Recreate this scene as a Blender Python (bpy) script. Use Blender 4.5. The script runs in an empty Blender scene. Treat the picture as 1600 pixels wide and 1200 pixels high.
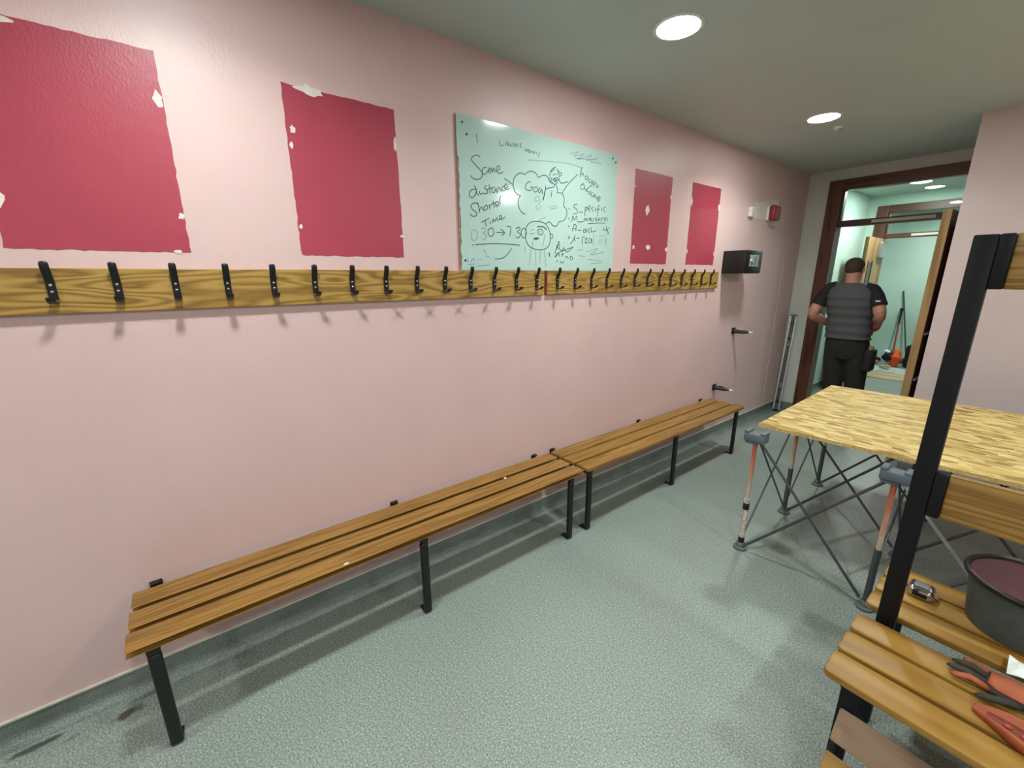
import bpy, bmesh, math, random
from mathutils import Vector, Matrix
random.seed(7)
C = bpy.context.scene.collection
S = bpy.context.scene
PI = math.pi

# ------------------------------------------------------------------ camera, world, exposure
CAM = Vector((2.0038, 0.0, 1.6283))
YAW, PITCH, ROLL, FPX = math.radians(52.624), math.radians(-14.428), math.radians(-0.277), 651.35
FW = Vector((-math.sin(YAW)*math.cos(PITCH), math.cos(YAW)*math.cos(PITCH), math.sin(PITCH)))
_r = FW.cross(Vector((0, 0, 1))).normalized(); _u = _r.cross(FW)
RT = math.cos(ROLL)*_r + math.sin(ROLL)*_u
UP = -math.sin(ROLL)*_r + math.cos(ROLL)*_u
cam = bpy.data.cameras.new('camera'); camo = bpy.data.objects.new('camera', cam); C.objects.link(camo)
cam.sensor_width = 36; cam.lens = FPX/1600*36; cam.clip_start = 0.02
M = Matrix((RT, UP, -FW)).transposed().to_4x4(); M.translation = CAM
camo.matrix_world = M
S.camera = camo
w = bpy.data.worlds.new('world'); S.world = w; w.use_nodes = True
w.node_tree.nodes['Background'].inputs[0].default_value = (0.8, 0.85, 0.85, 1)
w.node_tree.nodes['Background'].inputs[1].default_value = 0.0
S.view_settings.view_transform = 'Standard'; S.view_settings.look = 'None'
S.view_settings.gamma = 1; S.view_settings.use_curve_mapping = False
S.view_settings.exposure = 0.0
LIGHT_STRENGTH = 106.0           # glow of the downlight diffusers; each lamp also has a directed beam (see make_light)
BEAM_POWER, BEAM_SPREAD = 10.0, 140
FAR_STRENGTH = 340.0
SIDE_STRENGTH = 296.0         # the row over the unseen right half of the room
LIGHT_COLOR = (0.93, 1.0, 0.96)
LIGHT_SPOTS = [(.70, -1.75), (.70, .10), (.70, 1.95), (.70, 3.80), (3.05, -1.75), (3.05, .10), (3.05, 1.95), (3.05, 3.80)]

# main dimensions
ZC = 2.716; YE = 5.74; RIM = 4.58; PX = 1.40; XR = 4.6; YB = -2.6

def on_x(u, v, x):
    """point where the sight line through photo pixel (u, v) meets the wall plane at x"""
    d = FW + RT*(u-800)/FPX - UP*(v-600)/FPX
    return CAM + d*((x-CAM.x)/d.x)

# ------------------------------------------------------------------ mesh helpers
def nb(): return bmesh.new()
def box(bm, a, b, bevel=0.0, seg=2):
    a = Vector(a); b = Vector(b)
    r = bmesh.ops.create_cube(bm, size=1.0); vs = r['verts']
    for v in vs:
        v.co = Vector(((a.x+b.x)/2+v.co.x*(b.x-a.x), (a.y+b.y)/2+v.co.y*(b.y-a.y), (a.z+b.z)/2+v.co.z*(b.z-a.z)))
    if bevel:
        es = list({e for v in vs for e in v.link_edges})
        bmesh.ops.bevel(bm, geom=es, offset=bevel, segments=seg, affect='EDGES', profile=.5)
    return bm
def rings(bm, rs, cap=True, closed=True):
    """skin a list of equal-length rings"""
    vr = [[bm.verts.new(p) for p in r] for r in rs]
    n = len(vr[0])
    for i in range(len(vr)-1):
        for j in range(n if closed else n-1):
            k = (j+1) % n
            bm.faces.new((vr[i][j], vr[i][k], vr[i+1][k], vr[i+1][j]))
    if cap:
        bm.faces.new(list(reversed(vr[0]))); bm.faces.new(vr[-1])
    return bm
def frame(d):
    d = d.normalized()
    a = Vector((0, 0, 1)) if abs(d.z) < .95 else Vector((0, 1, 0))
    s = d.cross(a).normalized(); t = s.cross(d).normalized()
    return s, t
def tube(bm, pts, rad, n=10, flat=1.0, cap=True):
    pts = [Vector(p) for p in pts]
    if not isinstance(rad, (list, tuple)): rad = [rad]*len(pts)
    rs = []; ref = None
    for i, p in enumerate(pts):
        d = (pts[min(i+1, len(pts)-1)] - pts[max(i-1, 0)])
        if ref is None: s, t = frame(d)
        else:
            dn = d.normalized(); s = (ref - dn*ref.dot(dn)).normalized(); t = s.cross(dn).normalized()
        ref = s
        rs.append([p + (s*math.cos(2*PI*k/n) + t*flat*math.sin(2*PI*k/n))*rad[i] for k in range(n)])
    return rings(bm, rs, cap)
def lathe(bm, c, prof, n=32, cap=True):
    c = Vector(c)
    return rings(bm, [[c + Vector((r*math.cos(2*PI*k/n), r*math.sin(2*PI*k/n), z)) for k in range(n)] for r, z in prof], cap)
def ell(bm, c, r, n=20, m=12):
    c = Vector(c)
    rs = []
    for i in range(m+1):
        th = PI*(i+.02)/(m+.04); z = -math.cos(th); q = math.sin(th)
        rs.append([c + Vector((r[0]*q*math.cos(2*PI*k/n), r[1]*q*math.sin(2*PI*k/n), r[2]*z)) for k in range(n)])
    return rings(bm, rs)
def prism(bm, poly, axis, a, b):
    """extrude a 2D polygon along axis from a to b; the polygon lies in the other two axes in x,y,z order"""
    def P(p, h):
        return Vector((h, p[0], p[1])) if axis == 'x' else Vector((p[0], h, p[1])) if axis == 'y' else Vector((p[0], p[1], h))
    rings(bm, [[P(p, a) for p in poly], [P(p, b) for p in poly]])
    bmesh.ops.recalc_face_normals(bm, faces=bm.faces)
    return bm
def strip(bm, pts, width, wdir, th, tip=False):
    """flat bar following pts: width along wdir, thickness th"""
    pts = [Vector(p) for p in pts]; wdir = Vector(wdir)
    rs = []
    fac = [1.0]*len(pts)
    if tip:
        d = (pts[-1]-pts[-2]).normalized()
        base = pts[-1].copy()
        for k, f in ((.22, .93), (.36, .75), (.42, .45)): pts.append(base+d*width*k); fac.append(f)
    for i, p in enumerate(pts):
        d = (pts[min(i+1, len(pts)-1)] - pts[max(i-1, 0)]).normalized()
        nn = wdir.cross(d).normalized()
        e = width*.5*fac[i]; h = th*.5; c = min(e, h)*.5
        rs.append([p+wdir*(e-c)+nn*h, p+wdir*e+nn*(h-c), p+wdir*e-nn*(h-c), p+wdir*(e-c)-nn*h,
                   p-wdir*(e-c)-nn*h, p-wdir*e-nn*(h-c), p-wdir*e+nn*(h-c), p-wdir*(e-c)+nn*h])
    return rings(bm, rs)
def smooth(pts, n=6):
    """Catmull-Rom through pts"""
    pts = [Vector(p) for p in pts]; out = []
    for i in range(len(pts)-1):
        p0 = pts[max(i-1, 0)]; p1 = pts[i]; p2 = pts[i+1]; p3 = pts[min(i+2, len(pts)-1)]
        for k in range(n):
            t = k/n
            out.append(.5*((2*p1)+(p2-p0)*t+(2*p0-5*p1+4*p2-p3)*t*t+(3*p1-p0-3*p2+p3)*t**3))
    out.append(pts[-1]); return out

def obj(name, bm, mat, parent=None, loc=None, sm=False):
    """link bm (world coordinates) as one object; children are stored relative to their (unrotated) parent"""
    bmesh.ops.recalc_face_normals(bm, faces=bm.faces)
    me = bpy.data.meshes.new(name)
    wl = Vector((0, 0, 0)); p = parent
    while p: wl += p.location; p = p.parent
    org = Vector(loc) if loc is not None else wl
    bmesh.ops.translate(bm, verts=bm.verts, vec=-org)
    bm.to_mesh(me); bm.free()
    if sm:
        for f in me.polygons: f.use_smooth = True
    if mat: me.materials.append(mat)
    o = bpy.data.objects.new(name, me); C.objects.link(o)
    if parent: o.parent = parent
    o.location = org - wl if parent else org
    return o
def soft(o, ang=40):
    for f in o.data.polygons: f.use_smooth = True
    o.data.set_sharp_from_angle(angle=math.radians(ang)); return o
def tag(o, label, cat, group=None):
    o['label'] = label; o['category'] = cat
    if group: o['group'] = group
    return o
def thing(name, label, cat, loc=(0, 0, 0), group=None):
    o = bpy.data.objects.new(name, None); C.objects.link(o); o.location = loc; o.empty_display_size = .1
    return tag(o, label, cat, group)
def struct(name, bm, mat, parent=None):
    o = obj(name, bm, mat, parent)
    if not parent: o['kind'] = 'structure'
    return o
def dup(root, loc, label, group=None):
    r = root.copy(); C.objects.link(r); r.location = loc; r['label'] = label
    if group: r['group'] = group
    for ch in list(root.children):
        c = ch.copy(); C.objects.link(c); c.parent = r
        for g in list(ch.children):
            d = g.copy(); C.objects.link(d); d.parent = c
    return r

# ------------------------------------------------------------------ materials
def s2l(c): return tuple((x/255/12.92 if x/255 <= .04045 else ((x/255+.055)/1.055)**2.4) for x in c)
class NT:
    def __init__(s, name):
        s.m = bpy.data.materials.new(name); s.m.use_nodes = True; s.t = s.m.node_tree; s.b = s.t.nodes['Principled BSDF']
    def n(s, ty, **k):
        x = s.t.nodes.new(ty)
        for a, v in k.items(): setattr(x, a, v)
        return x
    def l(s, a, b): s.t.links.new(a, b)
    def coord(s, scale=(1, 1, 1), rot=(0, 0, 0), loc=(0, 0, 0)):
        tc = s.n('ShaderNodeTexCoord'); mp = s.n('ShaderNodeMapping')
        mp.inputs['Scale'].default_value = scale; mp.inputs['Rotation'].default_value = rot; mp.inputs['Location'].default_value = loc
        s.l(tc.outputs['Object'], mp.inputs[0]); return mp.outputs[0]
    def noise(s, v, scale, detail=3, rough=.5, dist=0):
        x = s.n('ShaderNodeTexNoise'); x.inputs['Scale'].default_value = scale; x.inputs['Detail'].default_value = detail
        x.inputs['Roughness'].default_value = rough; x.inputs['Distortion'].default_value = dist
        if v: s.l(v, x.inputs['Vector'])
        return x.outputs['Fac']
    def ramp(s, f, stops, interp='LINEAR'):
        x = s.n('ShaderNodeValToRGB'); x.color_ramp.interpolation = interp
        el = x.color_ramp.elements
        while len(el) < len(stops): el.new(.5)
        for e, (p, c) in zip(el, stops):
            e.position = p; e.color = (c[0], c[1], c[2], 1) if not isinstance(c, (int, float)) else (c, c, c, 1)
        s.l(f, x.inputs[0]); return x.outputs[0]
    def math(s, op, a, b=None, c=None):
        x = s.n('ShaderNodeMath', operation=op)
        for i, q in enumerate((a, b, c)):
            if q is None: continue
            if isinstance(q, (int, float)): x.inputs[i].default_value = q
            else: s.l(q, x.inputs[i])
        return x.outputs[0]
    def mix(s, f, a, b, mode='MIX'):
        x = s.n('ShaderNodeMix', data_type='RGBA', blend_type=mode)
        for i, q in ((0, f), (6, a), (7, b)):
            if isinstance(q, (int, float)): x.inputs[i].default_value = q
            elif isinstance(q, tuple): x.inputs[i].default_value = (q[0], q[1], q[2], 1)
            else: s.l(q, x.inputs[i])
        return x.outputs[2]
    def bump(s, h, strength, dist=.01):
        x = s.n('ShaderNodeBump'); x.inputs['Strength'].default_value = strength; x.inputs['Distance'].default_value = dist
        s.l(h, x.inputs['Height']); s.l(x.outputs[0], s.b.inputs['Normal'])
    def done(s, col=None, rough=.5, metal=0, spec=.5, coat=0, coat_r=.1):
        if col is not None:
            if isinstance(col, tuple): s.b.inputs['Base Color'].default_value = (*col, 1)
            else: s.l(col, s.b.inputs['Base Color'])
        if isinstance(rough, (int, float)): s.b.inputs['Roughness'].default_value = rough
        else: s.l(rough, s.b.inputs['Roughness'])
        s.b.inputs['Metallic'].default_value = metal; s.b.inputs['Specular IOR Level'].default_value = spec
        s.b.inputs['Coat Weight'].default_value = coat; s.b.inputs['Coat Roughness'].default_value = coat_r
        return s.m

def plain(name, rgb, rough=.5, metal=0, spec=.5, var=.08, scale=30, bump=0, bscale=150):
    t = NT(name); c = s2l(rgb)
    f = t.noise(t.coord(), scale, 4)
    col = t.ramp(f, [(.3, tuple(x*(1-var) for x in c)), (.7, tuple(min(1, x*(1+var)) for x in c))])
    if bump: t.bump(t.noise(t.coord(), bscale, 3), bump, .002)
    return t.done(col, rough, metal, spec)
def paint(name, rgb, rough=.38, var=.03, bump=.25, coat=0.0):
    """rolled eggshell wall paint with a faint orange-peel texture"""
    t = NT(name); c = s2l(rgb)
    f = t.noise(t.coord(), 2.2, 3)
    col = t.ramp(f, [(.3, tuple(x*(1-var) for x in c)), (.7, tuple(min(1, x*(1+var)) for x in c))])
    h = t.math('ADD', t.noise(t.coord((1, 1, .6)), 140, 3, .6), t.math('MULTIPLY', t.noise(t.coord(), 18, 3), 1.2))
    t.bump(h, bump, .004)
    return t.done(col, rough, 0, .5, coat)
def wood(name, dark, mid, light, axis='y', across=10, along=.9, lines=26, rough=.42, coat=.0, seed=0.0, contrast=1.0):
    """oak: contour lines of a stretched noise make cathedral grain, plus fine pores"""
    t = NT(name); d, m, l = s2l(dark), s2l(mid), s2l(light)
    sc = [across]*3; sc['xyz'.index(axis)] = along
    v = t.coord(tuple(sc), loc=(seed, seed*1.7, seed*.6))
    n1 = t.noise(v, 1.0, 1.5, .4, .25)
    ph = t.math('SINE', t.math('MULTIPLY', n1, lines*2))
    band = t.math('MULTIPLY_ADD', ph, .5, .5)
    fs = [260]*3; fs['xyz'.index(axis)] = 9
    fib = t.noise(t.coord(tuple(fs)), 1.0, 3, .6)
    f = t.math('ADD', t.math('MULTIPLY', band, .62*contrast), t.math('MULTIPLY', fib, .55))
    col = t.ramp(f, [(.18, d), (.46, m), (.85, l)])
    big = t.noise(t.coord(), 1.6, 2)
    col = t.mix(t.math('MULTIPLY', big, .35), col, m)
    t.bump(fib, .12, .002)
    return t.done(col, rough, 0, .5, coat, .25)

m_pink = paint('pink_paint', (214, 183, 181), rough=.40, bump=.24)
m_pink2 = paint('pink_paint_pier', (200, 182, 182), rough=.5)
m_mint = paint('pale_mint_paint', (196, 222, 210), rough=.5)
m_white = paint('white_wall_paint', (205, 208, 200), rough=.5)
m_ceil = paint('ceiling_paint', (182, 196, 194), rough=.55, bump=.1)
m_red = paint('crimson_paint', (168, 60, 78), rough=.4, bump=.25, var=.06)
m_chip = plain('bare_plaster', (226, 214, 208), .8, var=.1, bump=.4)
m_patch = paint('pale_unpainted_wall', (222, 210, 204), rough=.5)
m_oak_rail = wood('oak_rail', (110, 80, 30), (154, 118, 54), (180, 144, 76), 'y', across=11, along=1.5, lines=40, seed=3.1, rough=.38)
m_oak_seat = wood('oak_bench', (108, 73, 22), (146, 106, 46), (168, 128, 64), 'y', across=14, along=.9, lines=22, seed=1.3, rough=.36, contrast=.55)
m_oak_isl = wood('oak_island_bench', (112, 76, 24), (148, 108, 42), (166, 128, 60), 'x', across=9, along=1.0, lines=14, seed=5.2, rough=.38, contrast=.7)
m_oak_board = wood('oak_island_rail', (112, 78, 30), (154, 116, 54), (174, 138, 74), 'x', across=16, along=.7, lines=30, seed=8.2, rough=.45)
m_old = wood('worn_shelf_wood', (88, 66, 48), (122, 97, 76), (150, 124, 98), 'x', across=10, along=2, lines=10, seed=2.2, rough=.7)
m_brown = wood('dark_stained_frame', (52, 26, 16), (78, 42, 26), (98, 56, 36), 'z', across=14, along=1.2, lines=8, rough=.4)
m_brownx = wood('dark_stained_rail', (52, 26, 16), (78, 42, 26), (98, 56, 36), 'x', across=14, along=1.2, lines=8, rough=.4)
m_lip = wood('light_door_wood', (126, 94, 52), (158, 124, 76), (178, 146, 98), 'z', across=12, along=.8, lines=8, rough=.5)
m_black = plain('black_powder_coat', (14, 14, 15), .5, var=.1)
m_blackp = plain('black_plastic', (16, 16, 17), .35, var=.1)
m_navy = plain('black_post_paint', (12, 14, 20), .55, spec=.3, var=.1)
m_steel = plain('bright_steel', (200, 202, 202), .25, 1.0)
m_alu = plain('brushed_aluminium', (186, 190, 190), .38, .9)
m_darkst = plain('dark_grey_steel', (84, 90, 92), .42, .5)
m_greyp = plain('slate_grey_plastic', (92, 104, 112), .55)
m_footp = plain('worn_grey_plastic', (96, 104, 100), .6)
m_whitep = plain('white_plastic', (226, 228, 220), .4)
m_trimw = plain('cream_capping', (196, 192, 176), .5)
m_ink = plain('marker_ink', (66, 92, 92), .6)
m_inkf = plain('faded_marker_ink', (146, 172, 164), .7)
m_inkb = plain('blue_faded_ink', (140, 160, 190), .7)
m_board = plain('whiteboard_gloss', (176, 203, 196), .12, var=.015, scale=3)
m_mdf = plain('chipped_hardboard', (150, 118, 100), .8, var=.2, scale=60)
m_redp = plain('red_sounder_plastic', (140, 30, 44), .3)
m_skin = plain('skin', (184, 132, 110), .5, var=.06)
m_hair = plain('cropped_dark_hair', (62, 46, 38), .8, var=.2, scale=200)
m_vest = plain('charcoal_bodywarmer', (74, 76, 78), .8, var=.1, scale=60, bump=.3, bscale=60)
m_tee = plain('black_tshirt', (22, 23, 26), .85)
m_trou = plain('black_work_trousers', (30, 28, 26), .85, var=.2, bump=.3, bscale=30)
m_boot = plain('dark_boot', (34, 28, 24), .6)
m_orange = plain('orange_cloth', (232, 92, 42), .7, var=.15)
m_orgl = plain('orange_rubber', (166, 84, 50), .55, var=.15)
m_dkrub = plain('dark_glove_fabric', (50, 48, 40), .8, var=.3, scale=60)
m_paper = plain('white_sheet', (232, 240, 236), .8, var=.05)
m_tan = wood('tan_board', (150, 128, 92), (182, 160, 122), (200, 182, 148), 'x', across=8, along=1.5, lines=6, rough=.7)
m_redsh = plain('red_shaft', (170, 62, 60), .5)
m_bucket = plain('dark_grey_bucket', (68, 76, 74), .55, var=.12)
m_maroon = plain('dark_red_lid', (66, 22, 29), .5, var=.25, scale=12)
def worn_leg():
    t = NT('worn_orange_leg'); v = t.coord(); sp = t.n('ShaderNodeSeparateXYZ'); t.l(v, sp.inputs[0])
    h = t.math('ADD', sp.outputs[2], t.math('MULTIPLY', t.noise(t.coord((60, 60, 14)), 1.0, 3), .35))
    return t.done(t.ramp(h, [(.54, s2l((196, 178, 160))), (.80, s2l((190, 104, 78)))]), .5)
m_salmon = worn_leg()
m_palel = plain('scuffed_leg_sticker', (200, 186, 174), .6, var=.5, scale=70)
m_chrome = plain('chrome', (190, 190, 186), .14, 1.0)
m_led = plain('grey_lens', (120, 140, 150), .2)

def floor_mat():
    t = NT('speckled_safety_vinyl')
    v = t.coord()
    f = t.noise(v, 150, 2, .8)
    col = t.ramp(f, [(.30, s2l((86, 97, 93))), (.45, s2l((128, 140, 134))), (.58, s2l((154, 165, 157))), (.72, s2l((208, 217, 210)))])
    big = t.noise(v, 1.3, 3)
    col = t.mix(t.ramp(big, [(.35, 0.0), (.75, .18)]), col, s2l((104, 100, 92)))
    # grime along the wall and two brown stains by the near bench leg
    sep = t.n('ShaderNodeSeparateXYZ'); t.l(v, sep.inputs[0])
    wob = t.noise(v, 9, 4)
    near = t.math('SUBTRACT', t.math('MULTIPLY', wob, .30), sep.outputs[0])
    dirt = t.ramp(near, [(.02, 0.0), (.16, .55)])
    dn = t.noise(t.coord((18, 5, 1)), 1.0, 4)
    col = t.mix(t.math('MULTIPLY', dirt, t.ramp(dn, [(.35, .1), (.7, 1.0)])), col, s2l((58, 62, 54)))
    def spot(cx, cy, rx, ry, ang, k, c):
        nonlocal col
        m1 = t.n('ShaderNodeMapping'); m1.vector_type = 'TEXTURE'
        m1.inputs['Location'].default_value = (cx, cy, 0); m1.inputs['Rotation'].default_value = (0, 0, ang); m1.inputs['Scale'].default_value = (rx, ry, 1)
        t.l(v, m1.inputs[0])
        ln = t.n('ShaderNodeVectorMath', operation='LENGTH'); t.l(m1.outputs[0], ln.inputs[0])
        d = t.math('ADD', ln.outputs['Value'], t.math('MULTIPLY', t.noise(v, 40, 3), .8))
        col = t.mix(t.ramp(d, [(.7, k), (1.35, 0.0)]), col, c)
    spot(.108, -.43, .045, .085, 0.15, .85, s2l((54, 46, 32)))
    spot(.055, -.36, .03, .09, 0.1, .55, s2l((52, 52, 40)))
    spot(.065, -.68, .03, .14, 0.05, .8, s2l((50, 48, 38)))
    spot(.10, -.58, .02, .06, .3, .4, s2l((60, 60, 50)))
    t.bump(f, .25, .002)
    rg = t.ramp(t.noise(v, 4, 3), [(.3, .38), (.7, .52)])
    return t.done(col, rg, 0, .5)
m_floor = floor_mat()

def cove_mat():
    t = NT('coved_vinyl'); v = t.coord()
    f = t.noise(v, 260, 2, .7)
    col = t.ramp(f, [(.30, s2l((70, 80, 76))), (.48, s2l((108, 118, 112))), (.74, s2l((160, 168, 162)))])
    dn = t.noise(t.coord((20, 5, 8)), 1.0, 4)
    col = t.mix(t.ramp(dn, [(.5, 0.0), (.75, .5)]), col, s2l((62, 66, 58)))
    return t.done(col, .5)
m_cove = cove_mat()

def osb_mat():
    t = NT('osb_strands')
    def layer(rot, sc, seed):
        v = t.coord((sc, sc*2.8, 1), rot=(0, 0, rot), loc=(seed, seed, 0))
        vo = t.n('ShaderNodeTexVoronoi'); vo.inputs['Scale'].default_value = 1.0; vo.inputs['Randomness'].default_value = 1.0
        wv = t.n('ShaderNodeMixRGB'); wv.blend_type = 'ADD'; wv.inputs[0].default_value = .25
        t.l(v, wv.inputs[1])
        nz = t.n('ShaderNodeTexNoise'); nz.inputs['Scale'].default_value = 1.3; t.l(v, nz.inputs['Vector']); t.l(nz.outputs['Color'], wv.inputs[2])
        t.l(wv.outputs[0], vo.inputs['Vector'])
        sp = t.n('ShaderNodeSeparateXYZ'); t.l(vo.outputs['Color'], sp.inputs[0]); return sp.outputs
    a = layer(.12, 14, 1.0); b = layer(-.7, 12, 5.0)
    ca = t.ramp(a[0], [(0, s2l((150, 116, 58))), (.25, s2l((182, 152, 84))), (.6, s2l((200, 174, 106))), (1, s2l((218, 196, 132)))])
    cb = t.ramp(b[1], [(0, s2l((136, 98, 50))), (.35, s2l((180, 150, 86))), (1, s2l((212, 188, 122)))])
    col = t.mix(t.ramp(b[0], [(.6, 0.0), (.64, 1.0)], 'CONSTANT'), ca, cb)
    fib = t.noise(t.coord((10, 160, 1), rot=(0, 0, .08)), 1.0, 3, .6)
    col = t.mix(t.ramp(fib, [(.55, 0.0), (.78, .22)]), col, s2l((160, 122, 66)))
    t.bump(t.math('ADD', a[0], fib), .25, .003)
    return t.done(col, .6)
m_osb = osb_mat()
m_osbe = plain('osb_edge', (196, 168, 104), .8, var=.3, scale=90)

def glow(name, strength):
    m = bpy.data.materials.new(name); m.use_nodes = True; t = m.node_tree
    t.nodes.remove(t.nodes['Principled BSDF']); e = t.nodes.new('ShaderNodeEmission')
    e.inputs[0].default_value = (*LIGHT_COLOR, 1); e.inputs[1].default_value = strength
    t.links.new(e.outputs[0], t.nodes['Material Output'].inputs[0]); return m
m_glow = glow('lit_diffuser', LIGHT_STRENGTH)
m_glow3 = glow('lit_side_diffuser', SIDE_STRENGTH)
m_glow2 = glow('lit_lobby_diffuser', FAR_STRENGTH)

def glass_mat():
    m = bpy.data.materials.new('clear_glass'); m.use_nodes = True; t = m.node_tree
    t.nodes.remove(t.nodes['Principled BSDF'])
    tr = t.nodes.new('ShaderNodeBsdfTransparent'); tr.inputs[0].default_value = (.93, .97, .95, 1)
    gl = t.nodes.new('ShaderNodeBsdfGlossy'); gl.inputs['Roughness'].default_value = .02
    fr = t.nodes.new('ShaderNodeFresnel'); fr.inputs[0].default_value = 1.52
    mx = t.nodes.new('ShaderNodeMixShader')
    t.links.new(fr.outputs[0], mx.inputs[0]); t.links.new(tr.outputs[0], mx.inputs[1]); t.links.new(gl.outputs[0], mx.inputs[2])
    t.links.new(mx.outputs[0], t.nodes['Material Output'].inputs[0]); return m
m_glass = glass_mat()

# ------------------------------------------------------------------ the setting
YF = 10.7           # far wall of the room beyond the lobby
struct('floor', box(nb(), (-1.6, YB, -.1), (XR, YF, 0)), m_floor)
struct('ceiling', box(nb(), (-1.6, YB, ZC), (XR, YF, ZC+.1)), m_ceil)
struct('wall_left', box(nb(), (-.12, YB, 0), (0, YE, ZC)), m_pink)
struct('wall_right', box(nb(), (XR, YB, 0), (XR+.12, RIM, ZC)), m_pink2)
struct('wall_back', box(nb(), (-.12, YB-.12, 0), (XR+.12, YB, ZC)), m_pink2)
struct('wall_pier', box(nb(), (PX, RIM, 0), (XR+.12, YE+.15, ZC)), m_pink2)
def door_wall(y0, y1, xl, xr, xa, xb, zt):
    bm = nb()
    box(bm, (xl, y0, 0), (xa, y1, ZC)); box(bm, (xa, y0, zt), (xb, y1, ZC))
    if xr > xb: box(bm, (xb, y0, 0), (xr, y1, ZC))
    return bm
struct('wall_end', door_wall(YE, YE+.15, -.12, PX, .20, PX, 2.609), m_white)
Y2 = 8.10
struct('wall_lobby_left', box(nb(), (-.12, YE+.15, 0), (0, Y2, ZC)), m_mint)
struct('wall_lobby_right', box(nb(), (1.75, YE+.15, 0), (1.87, Y2, ZC)), m_mint)
struct('wall_lobby_end', door_wall(Y2, Y2+.15, -.12, 1.87, .10, 1.33, 2.58), m_mint)
struct('wall_far_room_end', box(nb(), (-1.6, YF, 0), (3.0, YF+.12, ZC)), m_mint)
struct('wall_far_room_left', box(nb(), (-1.0, Y2+.15, 0), (-.9, YF, ZC)), m_mint)
struct('wall_far_room_right', box(nb(), (1.75, Y2+.15, 0), (1.87, YF, ZC)), m_mint)
def cove(bm, y0, y1, x=0.0, s=1):
    poly = [(x, 0.0)]
    R = .035
    poly = [(x, -.001), (x+s*(R+.004), -.001)] + [(x+s*(R+.004-R*math.sin(a)), R-R*math.cos(a)+.001) for a in [i*PI/2/6 for i in range(7)]] + [(x+s*.004, .096), (x, .096)]
    prism(bm, [(p[0], p[1]) for p in poly], 'y', y0, y1)
struct('baseboard_left', (lambda b: (cove(b, YB, YE), b)[1])(nb()), m_cove)
struct('trim_1', box(nb(), (0, YB, .096), (.009, YE, .106), .002), m_trimw)
struct('baseboard_end', box(nb(), (.0, YE-.006, 0), (.20, YE, .10)), m_cove)
struct('baseboard_pier', box(nb(), (PX, RIM-.006, 0), (XR, RIM, .10)), m_cove)
struct('baseboard_lobby', (lambda b: (cove(b, YE+.15, Y2), b)[1])(nb()), m_cove)
struct('trim_2', box(nb(), (0, YE+.15, .096), (.008, Y2, .104), .002), m_trimw)

# door sets -------------------------------------------------------
def doorset(name, x0, x1, y0, zt, label_pane):
    fr = struct(name, box(nb(), (x0, y0-.02, 0), (x0+.125, y0+.155, zt), .004), m_brown)
    bm = nb(); box(bm, (x1-.125, y0-.02, 0), (x1, y0+.155, zt), .004); obj('jamb', bm, m_brown, fr)
    obj('head', box(nb(), (x0+.1255, y0-.02, zt-.107), (x1-.1255, y0+.095, zt), .004), m_brownx, fr)
    obj('transom_bar', box(nb(), (x0+.1255, y0-.005, 2.136), (x1-.1255, y0+.11, 2.196), .004), m_brownx, fr)
    obj('overhead_strip', box(nb(), (x0+.42, y0-.013, 2.150), (x1-.30, y0-.0055, 2.180), .002), m_trimw, fr)
    obj('glass_pane', box(nb(), (x0+.126, y0+.055, 2.197), (x1-.126, y0+.061, zt-.108)), m_glass, fr)
    bm = nb()
    box(bm, (x0+.1256, y0+.035, 2.197), (x0+.140, y0+.054, zt-.108)); box(bm, (x1-.140, y0+.035, 2.197), (x1-.1256, y0+.054, zt-.108))
    obj('glazing_bead', bm, m_brown, fr)
    return fr
doorset('door_1', .20, 1.3995, YE, 2.609, '')
doorset('door_2', .10, 1.33, Y2, 2.58, '')

# ------------------------------------------------------------------ ceiling lights
def make_light(loc, mat, label, cat='ceiling light', group=None, beam=0):
    t = thing('ceiling_light', label, cat, loc, group)
    x, y, z = loc
    bm = nb(); lathe(bm, (x, y, z), [(.094, -.0005), (.110, -.0005), (.110, -.003), (.104, -.007), (.094, -.006), (.094, -.0005)], 40, False)
    soft(obj('trim_ring', bm, m_whitep, t))
    bm = nb(); lathe(bm, (x, y, z), [(.093, -.002), (.0925, -.0045), (.085, -.0062), (.06, -.0072), (.03, -.0078), (.002, -.008)], 40)
    soft(obj('diffuser', bm, mat, t), 60)
    if beam:
        ld = bpy.data.lights.new('downlight_beam', 'AREA'); ld.shape = 'DISK'; ld.size = .17; ld.energy = beam
        ld.spread = math.radians(BEAM_SPREAD); ld.color = LIGHT_COLOR
        lo = bpy.data.objects.new('downlight_beam', ld); C.objects.link(lo); lo.parent = t; lo.location = (0, 0, -.0095)
    return t
LIGHT_LABELS = {(.70, 1.95): 'larger nearer round downlight glowing on the ceiling above the whiteboard',
                (.70, 3.80): 'smaller farther round downlight glowing on the ceiling towards the doorway'}
for (x, y) in LIGHT_SPOTS:
    make_light((x, y, ZC), m_glow if x < 2 else m_glow3, LIGHT_LABELS.get((x, y), 'round ceiling downlight in the unseen part of the changing room'), group=None if (x, y) in LIGHT_LABELS else 'downlights outside the view', beam=BEAM_POWER if x < 2 else 0)
make_light((.66, 7.25, ZC), m_glow2, 'round downlight on the lobby ceiling, seen through the glass over the doorway')
make_light((.68, 9.62, ZC), m_glow2, 'added unseen downlight brightening the far room beyond the second doorway')  # added lamp, hidden from the camera, to light the far room
t = thing('motion_sensor', 'tiny grey ceiling sensor beside the farther downlight', 'sensor', (.699, 4.115, ZC))
soft(obj('base', lathe(nb(), (.699, 4.115, ZC), [(.03, 0), (.03, -.008), (.024, -.014)], 24), m_whitep, t))
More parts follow.
